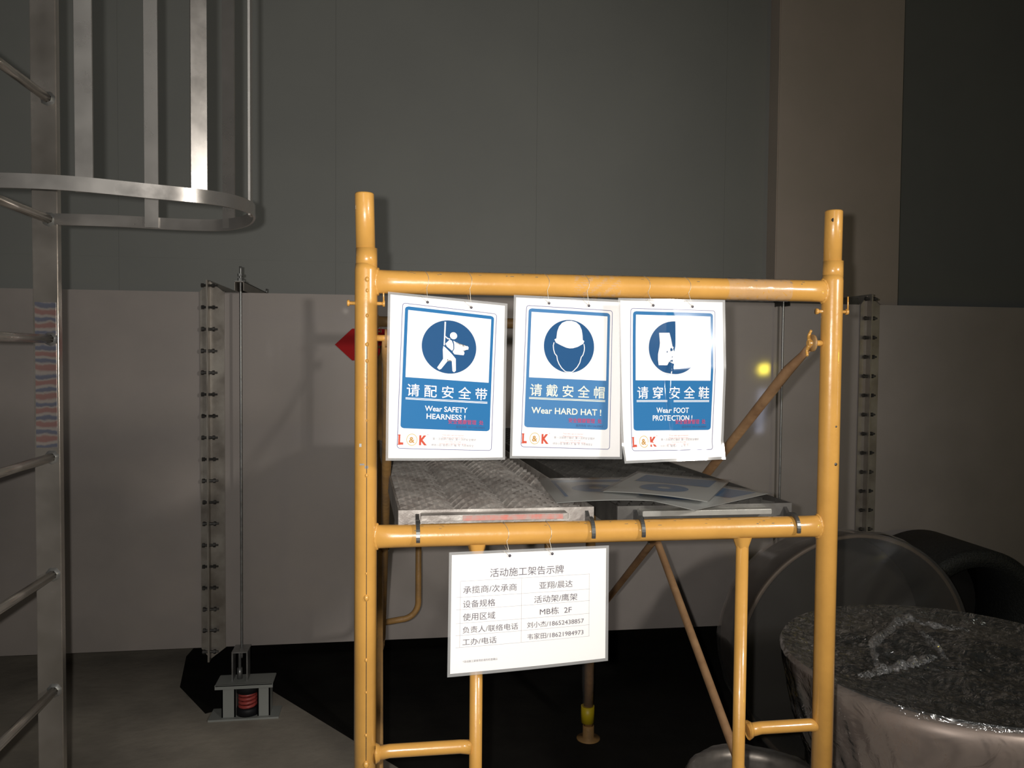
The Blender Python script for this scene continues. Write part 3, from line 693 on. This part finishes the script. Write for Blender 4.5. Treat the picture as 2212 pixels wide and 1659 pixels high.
def b3(u, v):
    g = min(1, max(0, (u-.43-.02*math.sin(9*v))/.05)); g = g*g*(3-2*g)       # crease down from the top edge, right half folded forward
    right = .0295*min(v, .44)+.004*min(v, .44)**2 + .004*max(0, v-.42)
    left = .030*v*v*.5
    m = 1-min(1, max(0, (v-.45)/.3)); m2 = g*m + (1-m)*.6
    low = .070*max(0, v-.90) + .0009*math.sin(21*u+3)*max(0, v-.82)*6
    return left*(1-g) + right*g + low + .00022*math.sin(11*u+13*v)*math.sin(8*v)
safety_sign([(1335, 644), (1566, 648), (1337, 998), (1551, 989)], [1.440, 1.474, 1.436, 1.466], b3, .9,
            'glaring creased laminated foot protection sign, rightmost on the top crossbar', '请穿安全鞋', (('Wear FOOT', 206, 14, 65), ('PROTECTION !', 220.5, 14, 81)), boot, False)

# notice board with the table
s = Sheet(shrink(corners([(970, 1193), (1315, 1178), (966, 1463), (1313, 1427)], [1.425, 1.474, 1.42, 1.47]), 292, 205, 5), 292, 205, lambda u, v: .003*math.sin(math.pi*u)*v)
t = thing('notice_sheet', tuple(s.p(146, 205)), 'laminated white notice with a printed table, hanging below the lower crossbar', 'notice')
s.base(t, 5)
W_, H_ = 292, 205; o1 = .0008
b = MB(); s.text(b, '活动施工架告示牌', .475*W_, .168*H_, 16.5, o1, width=.475*W_)
rows = [.224, .359, .463, .578, .68, .782]
for i, tx in enumerate(('承揽商/次承商', '设备规格', '使用区域', '负责人/联络电话', '工办/电话')):
    sz = 14 if i < 3 else 12.5
    s.text(b, tx, .072*W_, (rows[i]+rows[i+1])/2*H_+2, sz, o1, align='l', width={0: .335, 1: .2, 2: .2, 3: .345, 4: .21}[i]*W_)
for i, tx in enumerate(('亚翔/晨达', '活动架/鹰架', 'MB栋  2F', '刘小杰/18652438857', '韦家田/18621984973')):
    s.text(b, tx, .662*W_, (rows[i]+rows[i+1])/2*H_+2, 14 if i < 3 else 11.5, o1, width={0: .22, 1: .285, 2: .21, 3: .375, 4: .37}[i]*W_)
s.text(b, '*活动施工架使用前请先检查确认', .075*W_, .905*H_, 4.4, o1, align='l', width=.215*W_)
b.build('black_lettering', mat('notice_ink', (.10, .09, .12), .6), t, recalc=False)
b = MB()
for v in rows: s.line(b, [(.03*W_ if v != rows[0] else .055*W_, v*H_), (.888*W_, v*H_)], .45, o1)
for u in (.055, .438, .885): s.line(b, [(u*W_, rows[0]*H_), (u*W_, rows[-1]*H_)], .45, o1)
b.build('table_lines', LINEP, t, recalc=False)
hang(s, t, [(.358*W_, 5), (.633*W_, 5)], ZC2)

# spare signs lying on the right plank
def flat_sign(cx, cy, z, ang, tilt, label, kind):
    ca, sa = math.cos(ang), math.sin(ang)
    def P(x, y, dz=0): return Vector((cx+x*ca-y*sa, cy+x*sa+y*ca, z+dz+tilt*x))
    c = [P(-.105, .1485), P(.105, .1485), P(-.105, -.1485), P(.105, -.1485)]
    s = Sheet(c, 210, 297, lambda u, v: .004*math.sin(math.pi*u)*math.sin(2*v+ang)); s.n = Vector((0, 0, 1))
    t = thing('spare_sign', tuple(P(0, 0)), label, 'sign', 'spare safety signs piled on the plank')
    b = s.grid(MB(), 0, 210, 0, 297, 0, 12, 14); b.build('paper', mat('dull_paper', (.58, .59, .57), .6), t, recalc=False)
    b = MB(); s.grid(b, -5, 215, -5, 302, .0026, 12, 14); b.build('laminate', LAM2, t, recalc=False)
    b = MB()
    if kind == 0: s.grid(b, 24, 186, 22, 60, .0013, 8, 4); s.line(b, [(28, 60), (28, 240)], 7, .0013); s.line(b, [(182, 60), (182, 240)], 7, .0013); s.disc(b, 105, 150, 52, .0013, 16)
    else: s.rrect(b, 24, 22, 186, 130, 6, .0013, 8, 6); s.disc(b, 105, 200, 50, .0013, 14)
    b.build('blue_print', BLUEF if kind == 0 else BLUE, t, recalc=False)
flat_sign(.620, 1.610, -.287, -.95, -.012, 'spare blue and white sign twisted sideways, bottom of the pile on the plank', 1)
flat_sign(.590, 1.660, -.278, -.55, -.02, 'spare sign with blue panel, turned askew in the middle of the pile', 1)
flat_sign(.428, 1.662, -.284, -.06, .01, 'spare sign lying nearest the left plank with a faded blue disc', 0)

# ------------------------------------------------------------------ round ducts at the right, wrapped in film
DC = (1.503, 1.958)
t = thing('round_duct', (DC[0], DC[1], FZ), 'upright round duct section wrapped in clear stretch film, lower right corner', 'duct')
b = MB(); b.lathe((*DC, 0), [(.34, FZ), (.34, -1.16), (.345, -1.12), (.385, -.95), (.418, -.885), (.424, -.83), (.40, -.822), (.352, -.85)], 96)
b.build('duct_shell', DRUMW, t)
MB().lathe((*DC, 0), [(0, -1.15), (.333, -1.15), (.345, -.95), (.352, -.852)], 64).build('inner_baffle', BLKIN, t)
for k in range(10):
    a = k/10*2*math.pi+.2
    MB().tube([(DC[0]+.40*math.cos(a), DC[1]+.40*math.sin(a), -.83), (DC[0]+.40*math.cos(a), DC[1]+.40*math.sin(a), -.812)], .008, 6).build('bolt', ZINC, t)
def wrn(r, h, a):
    return r*(1+.010*math.sin(9*a+8*h)+.006*math.sin(23*a-14*h)+.004*math.sin(41*a+5*h)), h
b = MB(); rnd = random.Random(3)
rings = 70; n = 260; vs = []
ph = [rnd.uniform(0, 6.28) for _ in range(12)]
for j in range(rings+1):
    r = .44*j/rings
    for k in range(n):
        a = 2*math.pi*k/n; x, y = r*math.cos(a), r*math.sin(a)
        q = r/.44
        h = -.800-.035*(1-q*q)
        wv = sum(math.sin(ph[i]+x*(14+9*i)*math.cos(i*1.1)+y*(14+9*i)*math.sin(i*1.1)+1.5*math.sin(x*12+i))/(i+2) for i in range(8))
        h += .011*wv*(1-q**4)
        rd = math.exp(-((x+.12+.6*(y-.12))/.02)**2)*math.exp(-((y-.12)/.16)**2); h += .014*rd + .0022*math.sin(60*x+7*math.sin(30*y))*math.sin(55*y+5*math.sin(38*x))*(1-q**6)
        vs.append((DC[0]+x, DC[1]+y, h))
fs = [(j*n+k, j*n+(k+1) % n, (j+1)*n+(k+1) % n, (j+1)*n+k) for j in range(1, rings) for k in range(n)] + [(k, n+k, n+(k+1) % n) for k in range(n)]
b.add(vs, fs, True)
tag(b.build('film_cap', FILMT, t, recalc=False), 'taut clear film over the open top')
b = MB()
pr = [(.44, -.800), (.446, -.812), (.442, -.84), (.43, -.90), (.41, -1.0), (.385, -1.06), (.363, -1.12), (.357, -1.35), (.355, -1.5), (.355, FZ+.01)]
pr = [((pr[i][0]*(4-k)+pr[i+1][0]*k)/4, (pr[i][1]*(4-k)+pr[i+1][1]*k)/4) for i in range(len(pr)-1) for k in range(4)]+[pr[-1]]
b.lathe((*DC, 0), pr, 360, fn=lambda r, h, a: (r*(1+(.012*math.sin(9*a+8*h)+.008*math.sin(23*a-14*h)+.006*math.sin(47*a+29*h)+.003*math.sin(83*a-60*h))*min(1, (-.8-h)*8)), h))
tag(b.build('film_skirt', FILM, t, recalc=False), 'crinkled clear stretch film round the side')
FP1, FP2, FP3 = [(1.259, 1.923), (1.338, 2.069), (1.515, 2.227), (1.579, 2.264), (1.608, 2.195), (1.699, 2.154)], [(1.539, 2.141), (1.509, 2.048), (1.476, 1.956)], [(1.177, 1.865), (1.342, 1.919), (1.456, 1.965)]
FOLD = film('crumpled_film_fold', .16, rough=.08, bump=1, bscale=60, gl=.2)
for P in (FP1, FP2, FP3):
    b = MB(); vs = []; n = 36; m_ = 6; rr_ = random.Random(len(P))
    for i in range(n+1):
        f = i/n*(len(P)-1); k = min(int(f), len(P)-2); q = f-k; x, y = P[k][0]*(1-q)+P[k+1][0]*q, P[k][1]*(1-q)+P[k+1][1]*q
        for j in range(m_+1):
            c = j/m_-.5; hh = .020*(1-4*c*c)*(.6+.4*math.sin(i*.9))*math.sin(math.pi*i/n)**.5
            vs.append((x+.004*math.sin(i*1.7+j), y+c*.034+.003*math.sin(i*2.3+j*2), -.806+hh+.003*math.sin(i*1.9+j*1.3)))
    b.add(vs, [(i*(m_+1)+j, i*(m_+1)+j+1, (i+1)*(m_+1)+j+1, (i+1)*(m_+1)+j) for i in range(n) for j in range(m_)], True)
    b.build('film_fold', FOLD, t, recalc=False)
tag(MB().lathe((*DC, 0), [(.375, -1.02), (.353, -1.10), (.349, -1.30)], 20, a0=math.radians(224), a1=math.radians(234)).build('red_mark', REDC, t), 'red marking under the film')

# big round duct standing on its rim, open end facing the viewer
RC = (1.78, 2.86, -1.158); RR = .482
t = thing('round_duct', (RC[0], RC[1]+.13, FZ), 'big round duct lying on its side, open end covered with cloudy film', 'duct')
b = MB(); b.lathe(RC, [(RR-.016, .0), (RR-.006, .0), (RR, .006), (RR, .012), (RR-.012, .014), (RR-.04, .26), (RR-.05, .26), (RR-.018, .0)], 96, 'y')
b.build('duct_shell', mat('dull_brown_duct_steel', (.10, .08, .062), .5, .4), t)
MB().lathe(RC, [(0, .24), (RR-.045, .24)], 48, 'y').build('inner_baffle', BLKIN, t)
vs = []; n = 120; rings = 16; b = MB()
for j in range(rings+1):
    q = j/rings; r = (RR+.004)*q
    for k in range(n):
        a = 2*math.pi*k/n; d = -.010-.02*(1-q*q)+.007*math.sin(5*a+6*q)*q*(1-q)*4+.003*math.sin(17*a+9*q)*(1-q)*3*q
        vs.append((RC[0]+r*math.cos(a), RC[1]+d, RC[2]+r*math.sin(a)))
b.add(vs, [(j*n+k, j*n+(k+1) % n, (j+1)*n+(k+1) % n, (j+1)*n+k) for j in range(1, rings) for k in range(n)] + [(k, n+k, n+(k+1) % n) for k in range(n)], True)
b.lathe(RC, [(RR+.004, -.01), (RR+.008, .02), (RR-.008, .1), (RR-.03, .27)], 120, 'y', fn=lambda r, h, a: (r*(1+.006*math.sin(11*a+20*h)+.004*math.sin(29*a)), h))
for v in range(len(b.v)):
    x, y, z = b.v[v]; b.v[v] = (x, y, max(z, FZ+.001))
tag(b.build('stretch_film', FILM2, t, recalc=False), 'cloudy stretch film over the open end')
# black foam-lined opening further right
KC = (2.70, 3.35, -1.262); t = thing('insulated_round_duct', (KC[0], KC[1]+.2, FZ), 'black foam-covered round duct opening at the right edge, against the rectangular duct', 'duct')
MB().lathe(KC, [(.300, 0), (.372, -.0), (.378, .02), (.378, .45), (.30, .45), (.30, 0)], 72, 'y').build('foam_sleeve', FOAM, t)
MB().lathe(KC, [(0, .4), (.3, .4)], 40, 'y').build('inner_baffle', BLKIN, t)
# small shiny cylinder wrapped in film
QC = (.955, 1.985); t = thing('wrapped_duct_collar', (QC[0], QC[1], FZ), 'short shiny duct collar wrapped in film, behind the right inner upright', 'duct')
MB().lathe((*QC, 0), [(.165, FZ), (.165, -1.16), (.172, -1.14), (.178, -1.12), (.165, -1.12), (.158, -1.15), (.158, FZ+.002)], 64).build('collar_shell', ZINC, t)
b = MB(); b.lathe((*QC, 0), [(0, -1.115), (.12, -1.113), (.175, -1.11), (.182, -1.12), (.178, -1.2), (.175, -1.4), (.174, FZ+.005)], 120,
        fn=lambda r, h, a: (r*(1+.010*math.sin(13*a+9*h)+.006*math.sin(31*a-6*h)), h+.004*math.sin(5*a)*r*4*(h > -1.13)))
b.build('stretch_film', FILM2, t, recalc=False)

# small yellow lamp beyond the right edge of the view, mirrored in the duct's sheet steel
t = thing('hand_lamp', (3.9, -.3, FZ), 'small yellow lamp on a pole, mirrored as a yellow spot in the duct', 'lamp')
MB().tube([(3.9, -.3, FZ), (3.9, -.3, -.19)], .015, 12).build('pole', DSTEEL, t)
MB().lathe((3.9, -.3, -.1), [(r_, h_) for r_, h_ in ((0, -.06), (.04, -.045), (.058, 0), (.04, .045), (0, .06))], 20).build('bulb', emit('yellow_lamp_glow', (1, .80, .06), 90), t)
MB().box(3.87, 3.93, -.33, -.27, -.75, -.3).build('tube_lens', emit('cool_lamp_glow', (.7, .75, 1), 9), t)
